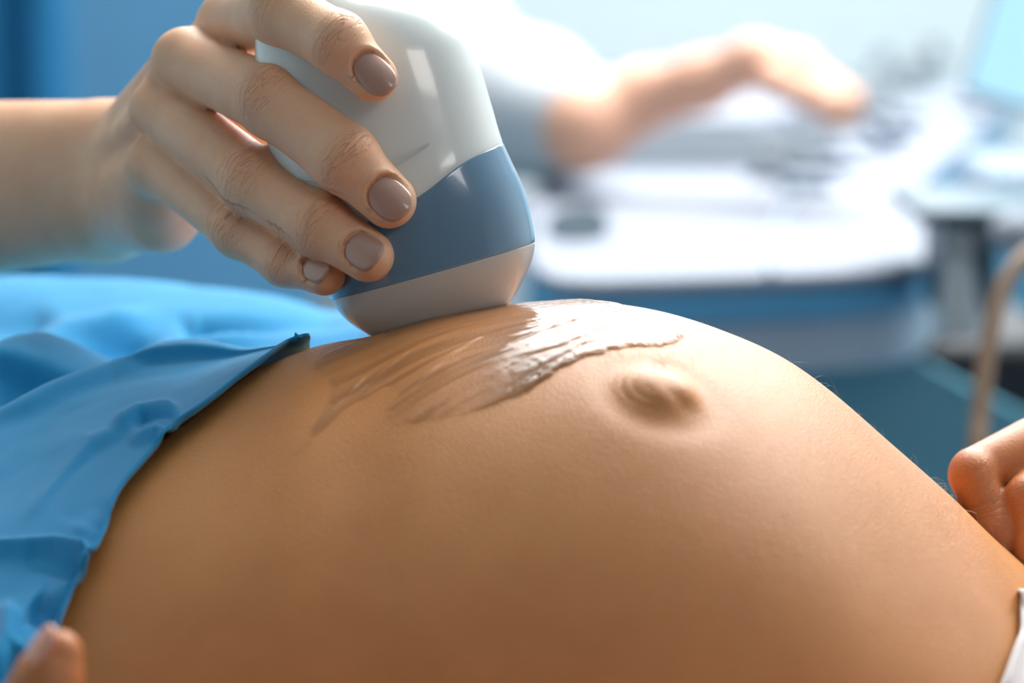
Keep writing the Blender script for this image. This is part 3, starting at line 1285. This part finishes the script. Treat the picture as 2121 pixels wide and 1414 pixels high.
def sheet(name, rows, nu, nv, folds, mat, parent=None, thick=0.0009, hem=None, updir=(0, -.45, .9), noise_amp=0.0006, uvs=1.0, clear=0.0):
    """rows: list of (edge, mid, outer) points along the border"""
    E = catmull([r[0] for r in rows], nv)
    Mi = catmull([r[1] for r in rows], nv)
    Lo = catmull([r[2] for r in rows], nv)
    n = len(E)
    u = np.linspace(0, 1, nu) ** 1.25
    U = u[None, :, None]
    S = (1 - U) ** 2 * E[:, None] + 2 * U * (1 - U) * Mi[:, None] + U ** 2 * Lo[:, None]
    x, y, d = proj(S.reshape(-1, 3))
    disp = np.zeros(len(x))
    for line, amp, wd, *rest in folds:
        dist, fr, sd = poly_dist(x, y, line)
        end = np.clip(np.minimum(fr, 1 - fr) / 0.22, 0, 1)
        if rest and rest[0] == 'open':
            end = np.clip((1 - fr) / 0.25, 0, 1)
        if rest and rest[0] == 'start':
            end = np.clip(fr / 0.25, 0, 1)
        if rest and rest[0] == 'full':
            end = 1.0
        end = end * end * (3 - 2 * end) if not np.isscalar(end) else end
        ww = wd * (0.6 + 0.4 * end)
        disp += amp * end * np.exp(-(dist / ww) ** 2)
    flat = S.reshape(-1, 3)
    nzv = np.array([mnoise.noise(Vector((p[0] * 45, p[1] * 45, p[2] * 45))) + .5 * mnoise.noise(Vector((p[0] * 110 + 5, p[1] * 110, p[2] * 110))) for p in flat])
    fade = np.tile(np.clip(u / .06, 0, 1), n)
    disp = disp * (0.35 + 0.65 * fade) + noise_amp * nzv
    flat = flat + disp[:, None] * nrm(updir)
    if clear:
        flat = keep_off_skin(flat, clear)
    if hem is not None:
        # the border rolls under towards the skin
        hu = np.tile(np.exp(-(u / 0.012) ** 2), n)
        flat = flat - hu[:, None] * hem
    V = flat
    F = []
    m = nu
    i, j = np.meshgrid(np.arange(n - 1), np.arange(m - 1), indexing='ij')
    a = i * m + j
    F = np.stack([a, a + 1, a + m + 1, a + m], -1).reshape(-1, 4)
    o = mesh_obj(name, V, F, mat, parent)
    # cloth coordinates in metres
    su = np.concatenate([np.zeros((n, 1)), np.cumsum(np.linalg.norm(np.diff(S, axis=1), axis=2), axis=1)], 1)
    sv = np.concatenate([[0], np.cumsum(np.linalg.norm(np.diff(S[:, m // 3], axis=0), axis=1))])[:, None] + 0 * su
    uv = o.data.uv_layers.new(name='UVMap')
    co = np.stack([su, sv], -1).reshape(-1, 2) * uvs
    li = np.zeros(len(o.data.loops), dtype=np.int32)
    o.data.loops.foreach_get('vertex_index', li)
    uv.data.foreach_set('uv', co[li].ravel())
    bm = bmesh.new()
    bm.from_mesh(o.data)
    bmesh.ops.recalc_face_normals(bm, faces=bm.faces)
    # make the sheet face the camera
    if sum((f.normal.dot(Vector(-FW)) for f in bm.faces)) < 0:
        bmesh.ops.reverse_faces(bm, faces=bm.faces)
    bm.to_mesh(o.data)
    bm.free()
    sm = o.modifiers.new('thick', 'SOLIDIFY')
    sm.thickness = thick
    sm.offset = -1
    return o


def skin_pt(px, py, off):
    x, t = cast(px, py)
    return belly_pt(np.array([x]), np.array([t]), np.array([off]))[0]


def drape():
    edge = [(640, 712), (603, 733), (566, 760), (509, 801), (434, 862), (377, 903), (328, 948), (306, 975), (270, 1022), (240, 1076), (232, 1103),
            (218, 1142), (200, 1180), (177, 1202), (153, 1252), (133, 1297), (106, 1380), (80, 1470), (50, 1570)]
    rows = [
        (P(1000, 800, 1.00), P(500, 700, 1.13), P(-950, 700, 1.13)),
        (P(920, 690, .97), P(350, 585, 1.04), P(-950, 655, 1.04)),
        (P(850, 668, .93), P(300, 545, 1.00), P(-950, 640, 1.00)),
        (P(775, 680, .88), P(250, 600, .95), P(-950, 610, .96)),
        (belly_pt(np.array([-.049]), np.array([2.30]), np.array([.0015]))[0], P(200, 650, .90), P(-950, 680, .92)),
        (belly_pt(np.array([-.055]), np.array([1.95]), np.array([.0012]))[0], P(200, 700, .86), P(-950, 720, .90)),
    ]
    L0, L1 = np.array([-950., 760, .87]), np.array([-1050., 1850, .66])
    M0, M1 = np.array([200., 760, .815]), np.array([-150., 1680, .600])
    for i, (x, y) in enumerate(edge):
        t = i / (len(edge) - 1)
        e = skin_pt(x, y, .0014 + .0014 * min(1, i / 5) + .0005 * math.sin(i * 1.7))
        m = M0 * (1 - t) + M1 * t
        m[2] -= .012 * math.sin(math.pi * t)
        l = L0 * (1 - t) + L1 * t
        rows.append((e, P(*m), P(*l)))
    folds = [
        ([(-150, 830), (0, 748), (113, 706), (220, 680), (345, 648)], .0060, 26, 'x'),
        ([(-60, 860), (23, 812), (75, 781), (151, 757), (226, 738), (302, 718), (350, 702)], -.0062, 22),
        ([(350, 640), (396, 682), (453, 676), (566, 662), (660, 655), (760, 660)], -.0060, 20),
        ([(-80, 885), (57, 840), (132, 806), (226, 768), (321, 742), (415, 722), (528, 695), (600, 682)], .0042, 20),
        ([(-200, 655), (0, 668), (140, 680)], -.006, 34),
        ([(-200, 590), (100, 590), (400, 592), (600, 603), (760, 640)], .006, 24),
        ([(285, 893), (305, 884), (330, 878), (352, 880), (365, 892)], -.0065, 13),
        ([(225, 905), (285, 868), (335, 858), (385, 862)], .0042, 15, 'x'),
        ([(262, 930), (305, 912), (338, 905), (338, 940)], .0045, 13, 'x'),
        ([(290, 888), (188, 930), (117, 1017), (70, 1072), (30, 1115)], .0034, 19),
        ([(300, 905), (210, 970), (150, 1040), (110, 1100)], -.0030, 24),
        ([(-150, 1172), (0, 1153), (60, 1150), (115, 1145), (155, 1152), (210, 1164)], .0060, 17, 'start'),
        ([(50, 1168), (90, 1176), (130, 1180), (165, 1183), (190, 1188)], -.0050, 14),
        ([(60, 1250), (90, 1268), (120, 1290)], -.0070, 28),
        ([(20, 1230), (10, 1330), (-20, 1450)], .0030, 26),
        ([(-40, 1420), (10, 1395), (60, 1350)], -.0060, 22),
        ([(420, 790), (300, 830), (180, 880), (60, 960)], .0012, 40),
        ([(240, 1050), (180, 1060), (120, 1100)], -.0014, 16),
        ([(215, 1120), (160, 1100), (110, 1080)], .0013, 14),
    ]
    o = sheet('surgical_drape', rows, 300, 16, folds, M_drape, hem=np.array([0.0, .0012, -.0018]), noise_amp=.0007, clear=.0012)
    tag(o, 'rumpled blue cloth drape spread over the hips left of the bare belly', 'drape')


drape()


def shirt():
    edge = [(2090, 1238), (2099, 1262), (2103, 1285), (2097, 1315), (2084, 1352), (2062, 1414), (2035, 1480), (2000, 1560)]
    rows = [(P(2078, 1250, .770), P(2180, 1190, .775), P(2700, 1200, .80)),
            (P(2084, 1243, .762), P(2180, 1205, .762), P(2700, 1215, .79))]
    for i, (x, y) in enumerate(edge):
        t = i / (len(edge) - 1)
        x0, t0 = cast(min(x, 2098), y)
        e = belly_pt(np.array([x0]), np.array([t0]), np.array([.003]))[0]
        m = np.array([2190., 1225, .742]) * (1 - t) + np.array([2150., 1640, .640]) * t
        m[2] -= .024 * math.sin(math.pi * t)
        l = np.array([2700., 1250, .77]) * (1 - t) + np.array([2700., 1750, .66]) * t
        l[2] -= .03 * math.sin(math.pi * t)
        rows.append((e, P(*m), P(*l)))
    rows.insert(0, (P(2110, 1235, .80), P(2250, 1200, .80), P(2700, 1190, .84)))
    folds = [([(2095, 1300), (2110, 1262), (2130, 1235)], -.003, 9),
             ([(2121, 1300), (2100, 1380), (2080, 1450)], .002, 14)]
    o = sheet('white_shirt', rows, 120, 12, folds, M_shirt, parent=pat, noise_amp=.0004)
    o['label'] = 'white shirt rolled up at the right edge'


shirt()


# ------------------------------------------------------------------ gel
def gel():
    front = [(1424, 694), (1400, 712), (1357, 719), (1297, 723), (1250, 735), (1205, 748), (1165, 768), (1130, 795), (1080, 822), (1010, 848),
             (940, 862), (870, 873), (815, 877), (797, 864), (806, 836), (828, 808), (800, 800), (740, 830), (690, 870), (645, 915), (600, 946),
             (592, 938), (636, 898), (668, 850), (690, 800), (665, 775), (640, 762), (680, 728), (740, 708), (790, 704)]
    pg = []
    for p in front:
        x, t = cast(*p)
        pg.append(sq(np.array(x), np.array(t)))
    pg = [(float(a), float(b)) for a, b in pg]
    xa, ta = cast(790, 704)
    for px, dt in ((800, .25), (900, .30), (1050, .30), (1150, .22), (1260, .10)):
        x = (px - 1060.5) * .765 / FPX
        pg.append(tuple(float(k) for k in sq(np.array(x), np.array(math.pi / 2 + dt))))
    x, t = cast(1345, 652)
    pg.append(tuple(float(k) for k in sq(np.array(x), np.array(t))))
    x, t = cast(1400, 676)
    pg.append(tuple(float(k) for k in sq(np.array(x), np.array(t))))
    pg = np.array(pg)
    xs = np.arange(-.066, .052, .00036)
    ts = np.arange(NT0 - .42, math.pi / 2 + .35, .0026)
    X, T = np.meshgrid(xs, ts, indexing='ij')
    u, v = sq(X, T)
    # signed distance to the outline
    inside = np.zeros(u.shape, bool)
    best = np.full(u.shape, 1e9)
    n = len(pg)
    for i in range(n):
        a, b = pg[i], pg[(i + 1) % n]
        ab = b - a
        t = np.clip(((u - a[0]) * ab[0] + (v - a[1]) * ab[1]) / (ab @ ab + 1e-12), 0, 1)
        best = np.minimum(best, np.hypot(u - a[0] - t * ab[0], v - a[1] - t * ab[1]))
        cnd = (a[1] > v) != (b[1] > v)
        with np.errstate(divide='ignore', invalid='ignore'):
            xi = (b[0] - a[0]) * (v - a[1]) / (b[1] - a[1]) + a[0]
        inside ^= cnd & (u < xi)
    sd = np.where(inside, best, -best)
    wob = np.array([mnoise.noise(Vector((a * 260, b * 260, 3.1))) + .6 * mnoise.noise(Vector((a * 800, b * 800, 7.7))) for a, b in zip(u.ravel(), v.ravel())]).reshape(u.shape)
    sd = sd + wob * .0009
    h = .00042 * np.clip(sd / .0016, 0, 1) ** .6
    h += .00028 * np.exp(-((sd - .0022) / .0013) ** 2)                      # raised rim
    # streaks dragged by the probe, across-flow ripples
    dx, dy = math.cos(-.62), math.sin(-.62) * -1
    al = u * dx - v * dy * -1 * -1
    dirn = nrm([1.0, -.62])
    al = u * dirn[0] + v * dirn[1]
    ac = -u * dirn[1] + v * dirn[0]
    st = np.array([mnoise.noise(Vector((a * 22, b * 420, 1.3))) + .6 * mnoise.noise(Vector((a * 60, b * 1100, 4.3))) for a, b in zip(al.ravel(), ac.ravel())]).reshape(u.shape)
    rp = np.array([mnoise.noise(Vector((a * 520, b * 240, 8.3))) for a, b in zip(al.ravel(), ac.ravel())]).reshape(u.shape)
    right = np.clip((u + .045) / .03, 0, 1)
    h += (.00010 * st + .00015 * rp * right) * np.clip(sd / .001, 0, 1)
    lines = [[(1040, 721), (1090, 699), (1139, 679), (1188, 661), (1248, 647)],
             [(1060, 748), (1119, 729), (1159, 717), (1208, 695), (1248, 679), (1290, 668)],
             [(1040, 815), (1070, 798), (1099, 774), (1139, 752), (1179, 731), (1208, 715), (1238, 701), (1262, 695)],
             [(700, 850), (760, 800), (850, 730), (960, 690)], [(640, 905), (690, 850), (770, 770), (860, 720)],
             [(820, 860), (860, 800), (930, 740), (1010, 690)], [(900, 860), (1000, 800), (1050, 770)]]
    for ln in lines:
        q = np.array([[float(k) for k in sq(*[np.array(w_) for w_ in cast(*p)])] for p in ln])
        dist, fr, _ = poly_dist(u, v, q)
        e = np.clip(np.minimum(fr, 1 - fr) / .2, 0, 1)
        h += .00042 * e * np.exp(-(dist / .0006) ** 2) * np.clip(sd / .001, 0, 1)
    for bx, by, br in ((648, 905, .0007), (600, 940, .0006), (775, 800, .0009), (738, 835, .0009), (716, 850, .0006), (830, 860, .0011), (862, 855, .0009), (905, 850, .0009), (945, 848, .0008)):
        q = [float(k) for k in sq(*[np.array(w_) for w_ in cast(bx, by)])]
        h += .0006 * np.exp(-((u - q[0]) ** 2 + ((v - q[1]) * 1.5) ** 2) / br ** 2) * (sd > 0)
    h = np.maximum(h, 0) + .00006
    V = belly_pt(X, T, np.where(sd > 0, h, .00002))
    nx, nt = X.shape
    keep = (sd > 0)
    i, j = np.meshgrid(np.arange(nx - 1), np.arange(nt - 1), indexing='ij')
    ok = keep[:-1, :-1] & keep[1:, :-1] & keep[:-1, 1:] & keep[1:, 1:]
    a = (i * nt + j)[ok]
    F = np.stack([a, a + nt, a + nt + 1, a + 1], -1)
    used = np.unique(F)
    remap = -np.ones(nx * nt, int)
    remap[used] = np.arange(len(used))
    # how completely the film covers the skin: thin wisps on the side the probe came from
    wisp = .3 + .7 * np.clip((st + .3) * 1.8, 0, 1)
    lf = np.clip((-u - .030) / .018, 0, 1)
    cover = np.clip(sd / .0012, 0, 1) * (1 - lf * (1 - .65 * wisp))
    o = mesh_obj('ultrasound_gel', V.reshape(-1, 3)[used], remap[F], M_gel)
    at = o.data.attributes.new('cover', 'FLOAT', 'POINT')
    at.data.foreach_set('value', cover.ravel()[used].astype(np.float32))
    tag(o, 'clear glossy gel smeared across the belly beside the probe', 'gel')


gel()


# ------------------------------------------------------------------ fine hairs
def hairs():
    V, F = [], []

    def strand(p, n, t, L, r):
        m = 5
        q = [p + n * (L * .55 * math.sin(k / m * 1.4)) + t * (L * (k / m) ** 1.3) for k in range(m + 1)]
        base = len(V)
        s = nrm(np.cross(t, n))
        for k in range(m + 1):
            rr = r * (1 - k / m * .85)
            for a in range(3):
                an = a * 2 * math.pi / 3
                V.append(q[k] + rr * (math.cos(an) * s + math.sin(an) * n))
        for k in range(m):
            for a in range(3):
                F.append((base + k * 3 + a, base + k * 3 + (a + 1) % 3, base + (k + 1) * 3 + (a + 1) % 3, base + (k + 1) * 3 + a))

    def add(x, th, L, r):
        p = belly_pt(np.array([x]), np.array([th]), np.array([0.0]))[0]
        n = belly_normal(np.array([x]), np.array([th]))[0]
        t = nrm(np.cross(n, [0, 1, 0]) + rng.normal(0, .35, 3))
        t = nrm(t - (t @ n) * n)
        strand(p, n, t * (1 if rng.random() < .8 else -1), L, r)
    for k in range(150):                       # above and around the navel
        px = rng.normal(1380, 75)
        py = rng.normal(752, 16)
        add(*cast(px, py), rng.uniform(.002, .0055), .000028)
    for k in range(170):                       # along the right-hand slope
        x = rng.uniform(.045, .145)
        add(x, rng.uniform(1.1, 1.62), rng.uniform(.0018, .0042), .000024)
    for k in range(120):
        px = rng.normal(1955, 28)
        py = rng.normal(1080, 45)
        add(*cast(px, py), rng.uniform(.0018, .0035), .000028)
    m = plain('fine_hair', srgb(252, 236, 218), 0.35)
    o = mesh_obj('body_hair', np.array(V), F, m, pat)
    o['kind'] = 'stuff'
    o['label'] = 'fine pale down on the belly'


hairs()

# ------------------------------------------------------------------ examination couch under the patient
couch = empty('examination_couch')
tag(couch, 'padded examination couch under the lying pregnant woman', 'couch')
box('mattress', (-.75, -.36, BED - .08), (1.0, .40, BED), M_vinyl, couch, bevel=.02)
box('couch_frame', (-.70, -.32, BED - .14), (.95, .36, BED - .08), M_steel, couch)
for sx in (-.62, .87):
    for sy in (-.26, .30):
        box('leg', (sx - .02, sy - .02, FLOOR), (sx + .02, sy + .02, BED - .14), M_steel, couch)

# ------------------------------------------------------------------ ultrasound console
ZD = -0.08
con = empty('ultrasound_console')
tag(con, 'large white ultrasound machine with knobs and a blue rim behind the belly', 'ultrasound machine')


def outline(pix, z, sub=6):
    return [tuple(on_z(x, y, z)[:2]) for x, y in catmull(pix, sub)][:-1]


deck_px = [(1100, 480), (1098, 520), (1120, 560), (1180, 578), (1300, 577), (1450, 572), (1600, 567), (1750, 560), (1880, 548), (1940, 520),
           (1955, 480), (1930, 445), (1880, 428), (1900, 380), (1990, 300), (2100, 190), (2080, 165), (1900, 200), (1700, 300), (1500, 345), (1300, 345), (1150, 350), (1105, 400), (1100, 480)]
dk = outline(deck_px, ZD)
prism('deck', dk, ZD - .008, ZD, M_console, con, bevel=.003)


def shrink(pts, k):
    c = np.mean(pts, 0)
    return [tuple(c + (np.array(p) - c) * k) for p in pts]


prism('blue_rim', shrink(dk, .992), ZD - .026, ZD - .008, M_console_blue, con, bevel=.003)
prism('skirt', shrink(dk, .975), ZD - .055, ZD - .026, M_console_grey, con, bevel=.003)

# recessed pad near the left corner
pad = outline([(1130, 468), (1148, 440), (1200, 430), (1245, 434), (1262, 468), (1245, 492), (1185, 498), (1140, 490), (1130, 468)], ZD + .001)
prism('touch_pad', pad, ZD - .002, ZD + .0015, M_pad, con)
# joint between the deck halves
jl = [on_z(x, y, ZD + .0005) for x, y in ((1597, 566), (1603, 500), (1618, 440), (1650, 400))]
tube('deck_joint', jl, .0022, M_console_grey, con, seg=8)

# raised control ledge behind
led = [tuple(on_z(x, y, ZD)[:2]) for x, y in ((1235, 345), (1560, 345), (1720, 300), (1720, 262), (1235, 262))]
prism('control_ledge', led, ZD, ZD + .035, M_console, con, bevel=.004)
box('ledge_face', tuple(on_z(1255, 350, ZD) + np.array([0, -.012, .002])), tuple(on_z(1660, 350, ZD) + np.array([0, -.004, .028])), M_midgrey, con)

# knobs
for i, (x, y, r) in enumerate([(1655, 350, .017), (1700, 318, .015), (1590, 372, .012), (1770, 268, .017), (1815, 240, .015), (1860, 190, .016), (1905, 165, .013), (1830, 150, .013),
                               (1760, 205, .012), (1935, 130, .012), (1880, 120, .011)]):
    p = on_z(x, y, ZD)
    k = lathe('control_knob', [(r, 0), (r, .006), (r * .8, .008), (r * .75, .02), (r * .6, .023), (.0005, .023)], M_key, p, con)
    lathe('knob_collar', [(r * 1.25, 0), (r * 1.2, .003), (.001, .003)], M_cap, (0, 0, 0), k)
for i, (x, y) in enumerate([(1668, 392), (1727, 352), (1822, 312), (1850, 285), (1885, 255), (2010, 232), (2045, 205)]):
    p = on_z(x, y, ZD)
    box('key', (p[0] - .017, p[1] - .020, ZD), (p[0] + .017, p[1] + .020, ZD + .005), M_cap, con, bevel=.002)

# articulated support arm at the right end
a0 = P(1868, 440, 1.50)
box('hinge_plate', (P(1885, 452, 1.46)[0], 0.68, P(1885, 452, 1.46)[2]), (P(2300, 452, 1.46)[0], 0.80, P(1885, 418, 1.46)[2]), M_slate, con, bevel=.004)
box('arm_post', (P(1948, 700, 1.47)[0], 0.71, P(1948, 660, 1.47)[2]), (P(2060, 452, 1.47)[0], 0.78, P(1948, 452, 1.47)[2]), M_slate, con, bevel=.004)
lathe('pivot_disc', [(.0075, 0), (.0075, .010), (.005, .013), (.0005, .013)], M_midgrey, P(1990, 500, 1.45), con, axis=TOCAM)
tube('support_column', [P(1985, 530, 1.44), P(1985, 620, 1.44), P(1990, 700, 1.44)], [.007, .010, .012], M_midgrey, con)
box('side_housing', (P(2068, 535, 1.40)[0], 0.66, P(2068, 535, 1.40)[2]), (P(2350, 535, 1.40)[0], 0.76, P(2068, 452, 1.40)[2]), M_console, con, bevel=.01)
box('rear_housing', (P(2040, 440, 1.62)[0], 0.85, P(2040, 425, 1.62)[2]), (P(2350, 440, 1.62)[0], 0.98, P(2040, 340, 1.62)[2]), M_console_grey, con, bevel=.01)

# pedestal: core painted near-black as the shadowed gap, with a sloping teal cover
px0, px1 = on_z(1150, 578, ZD)[0], on_z(2350, 540, ZD)[0]
ydk = on_z(1500, 572, ZD)[1]
box('pedestal', (px0, ydk + .12, FLOOR + .08), (px1 - .02, ydk + .55, ZD - .055), M_dark, con, bevel=.01)


def cover():
    y = ydk + .09
    d = (y - CAM[1]) / FW[1]
    pix = [(1600, 690), (1800, 690), (1890, 740), (2000, 800), (2121, 862), (2400, 1000), (2400, 2400), (1250, 2400), (1250, 760), (1450, 705)]
    pts = []
    for a, b in pix:
        r = FW + (a - 1060.5) / FPX * RT + (707.0 - b) / FPX * UP
        t = (y - CAM[1]) / r[1]
        pts.append(CAM + t * r)
    bm = bmesh.new()
    A_ = [bm.verts.new((p[0], y, max(p[2], FLOOR + .1))) for p in pts]
    B_ = [bm.verts.new((p[0], y + .03, max(p[2], FLOOR + .1))) for p in pts]
    bm.faces.new(A_)
    bm.faces.new(B_[::-1])
    for i in range(len(pts)):
        bm.faces.new((A_[i], B_[i], B_[(i + 1) % len(pts)], A_[(i + 1) % len(pts)]))
    bm_obj('teal_cover', bm, M_teal, con, smooth=False)


cover()
box('base', (px0 - .05, ydk + .05, FLOOR), (px1 + .05, ydk + .70, FLOOR + .08), M_dark, con, bevel=.02)

# monitor at the upper right, above the console
mon = empty('monitor')
tag(mon, 'glowing pale blue monitor at the upper right above the console knobs', 'monitor')
mx0 = P(2015, 100, 1.75)
bm = bmesh.new()
c0 = P(1985, 190, 1.72)
w_, h_ = .38, .28
mo = box('bezel', (0, 0, 0), (w_, .03, h_), M_midgrey, mon, bevel=.006)
ms = box('screen', (.004, -.002, .004), (w_ - .006, .001, h_ - .006), M_screen, mon)
bm.free()
st = tube('stand', [(w_ * .6, .03, .05), (w_ * .6, .08, .0), (w_ * .6, .10, -.10), (w_ * .6, .10, -.20)], .014, M_midgrey, mon)
mon.location = Vector(c0)
mon.rotation_euler = (math.radians(-8), math.radians(16), math.radians(-12))

# rubber hose at the right
h = tube('rubber_hose', [P(2300, 520, 1.25), P(2180, 512, 1.24), P(2110, 545, 1.23), P(2066, 630, 1.22), P(2044, 740, 1.21), P(2030, 860, 1.20), P(2022, 980, 1.19), P(2020, 1250, 1.19), P(2035, 2300, 1.21)],
         .0040, M_hose)
tag(h, 'tan rubber hose hanging in a curve at the right edge', 'hose')

# ------------------------------------------------------------------ second clinician's arm at the console
asst = empty('assistant')
tag(asst, 'person in a white coat reaching bare forearm to the console knobs', 'person')
D2 = 1.85
AR = [(P(1215, 268, D2), .027), (P(1330, 205, D2), .021), (P(1450, 172, D2 - .02), .018), (P(1560, 128, D2 - .04), .0150)]


def arm_sdf(p):
    d = None
    for (a, ra), (b, rb) in zip(AR, AR[1:]):
        e = seg_d(p, a, b, ra, rb)
        d = e if d is None else smin(d, e, .01)
    hnd = smin(seg_d(p, P(1560, 128, 1.81), P(1650, 138, 1.79), .0150, .0140), seg_d(p, P(1560, 134, 1.83), P(1650, 150, 1.83), .0130, .0120), .01)
    d = smin(d, hnd, .01)
    fg = []
    for k, (x, y, dz) in enumerate([(1722, 238, 1.745), (1742, 236, 1.765), (1758, 230, 1.79), (1766, 222, 1.815)]):
        b0 = P(1655 + 4 * k, 138 + 2 * k, 1.775 + .015 * k)
        b1 = P(1712 + 5 * k, 172 + 2 * k, 1.765 + .015 * k)
        b2 = P(x, y - 22, dz)
        b3 = P(x + 4, y + 6, dz)
        f = smin(seg_d(p, b0, b1, .0088, .0078), smin(seg_d(p, b1, b2, .0078, .0068), seg_d(p, b2, b3, .0068, .0056), .003), .003)
        fg.append(f)
    th = smin(seg_d(p, P(1600, 165, 1.78), P(1668, 195, 1.76), .011, .009), seg_d(p, P(1668, 195, 1.76), P(1722, 232, 1.75), .009, .0065), .004)
    ff = np.minimum.reduce(fg)
    d = smin(d, ff, .006)
    d = smin(d, th, .006)
    # the upper arm goes down and back from the elbow, inside the sleeve
    d = smin(d, seg_d(p, P(1212, 262, D2), P(1090, 240, D2 + .12), .027, .034), .01)
    return d


v, q = sdf_mesh(arm_sdf, P(1000, 420, 1.70), P(1850, 20, 2.05) + np.array([0, .04, .06]), .0022)
mesh_obj('forearm', v, q, M_far_skin, asst)


def coat_sdf(p):
    d = seg_d(p, P(1195, 250, 1.87), P(1090, 222, 1.97), .036, .045)
    d = smin(d, seg_d(p, P(1090, 222, 1.97), P(880, 150, 2.25), .045, .070), .03)
    d = smin(d, seg_d(p, P(880, 160, 2.25), P(790, -200, 2.48), .070, .085), .03)
    d = smin(d, seg_d(p, P(830, -230, 2.50), P(868, 400, 2.50), .085, .088), .06)
    d = smin(d, seg_d(p, P(868, 400, 2.50), P(868, 1400, 2.50), .088, .095), .06)
    return d


v, q = sdf_mesh(coat_sdf, P(400, 2300, 2.0) - np.array([.1, .15, 0]), P(1300, -600, 2.65) + np.array([0.1, .15, .1]), .008)
mesh_obj('white_coat', v, q, M_coat, asst)

# ------------------------------------------------------------------ curtain at the far left
xl = P(-260, 0, 2.9)[0]
curtain('privacy_curtain', xl - .35, P(150, 0, 2.9)[0], 2.15, FLOOR + .02, 1.45, M_curtain, label='saturated blue privacy curtain hanging behind the forearm at far left')
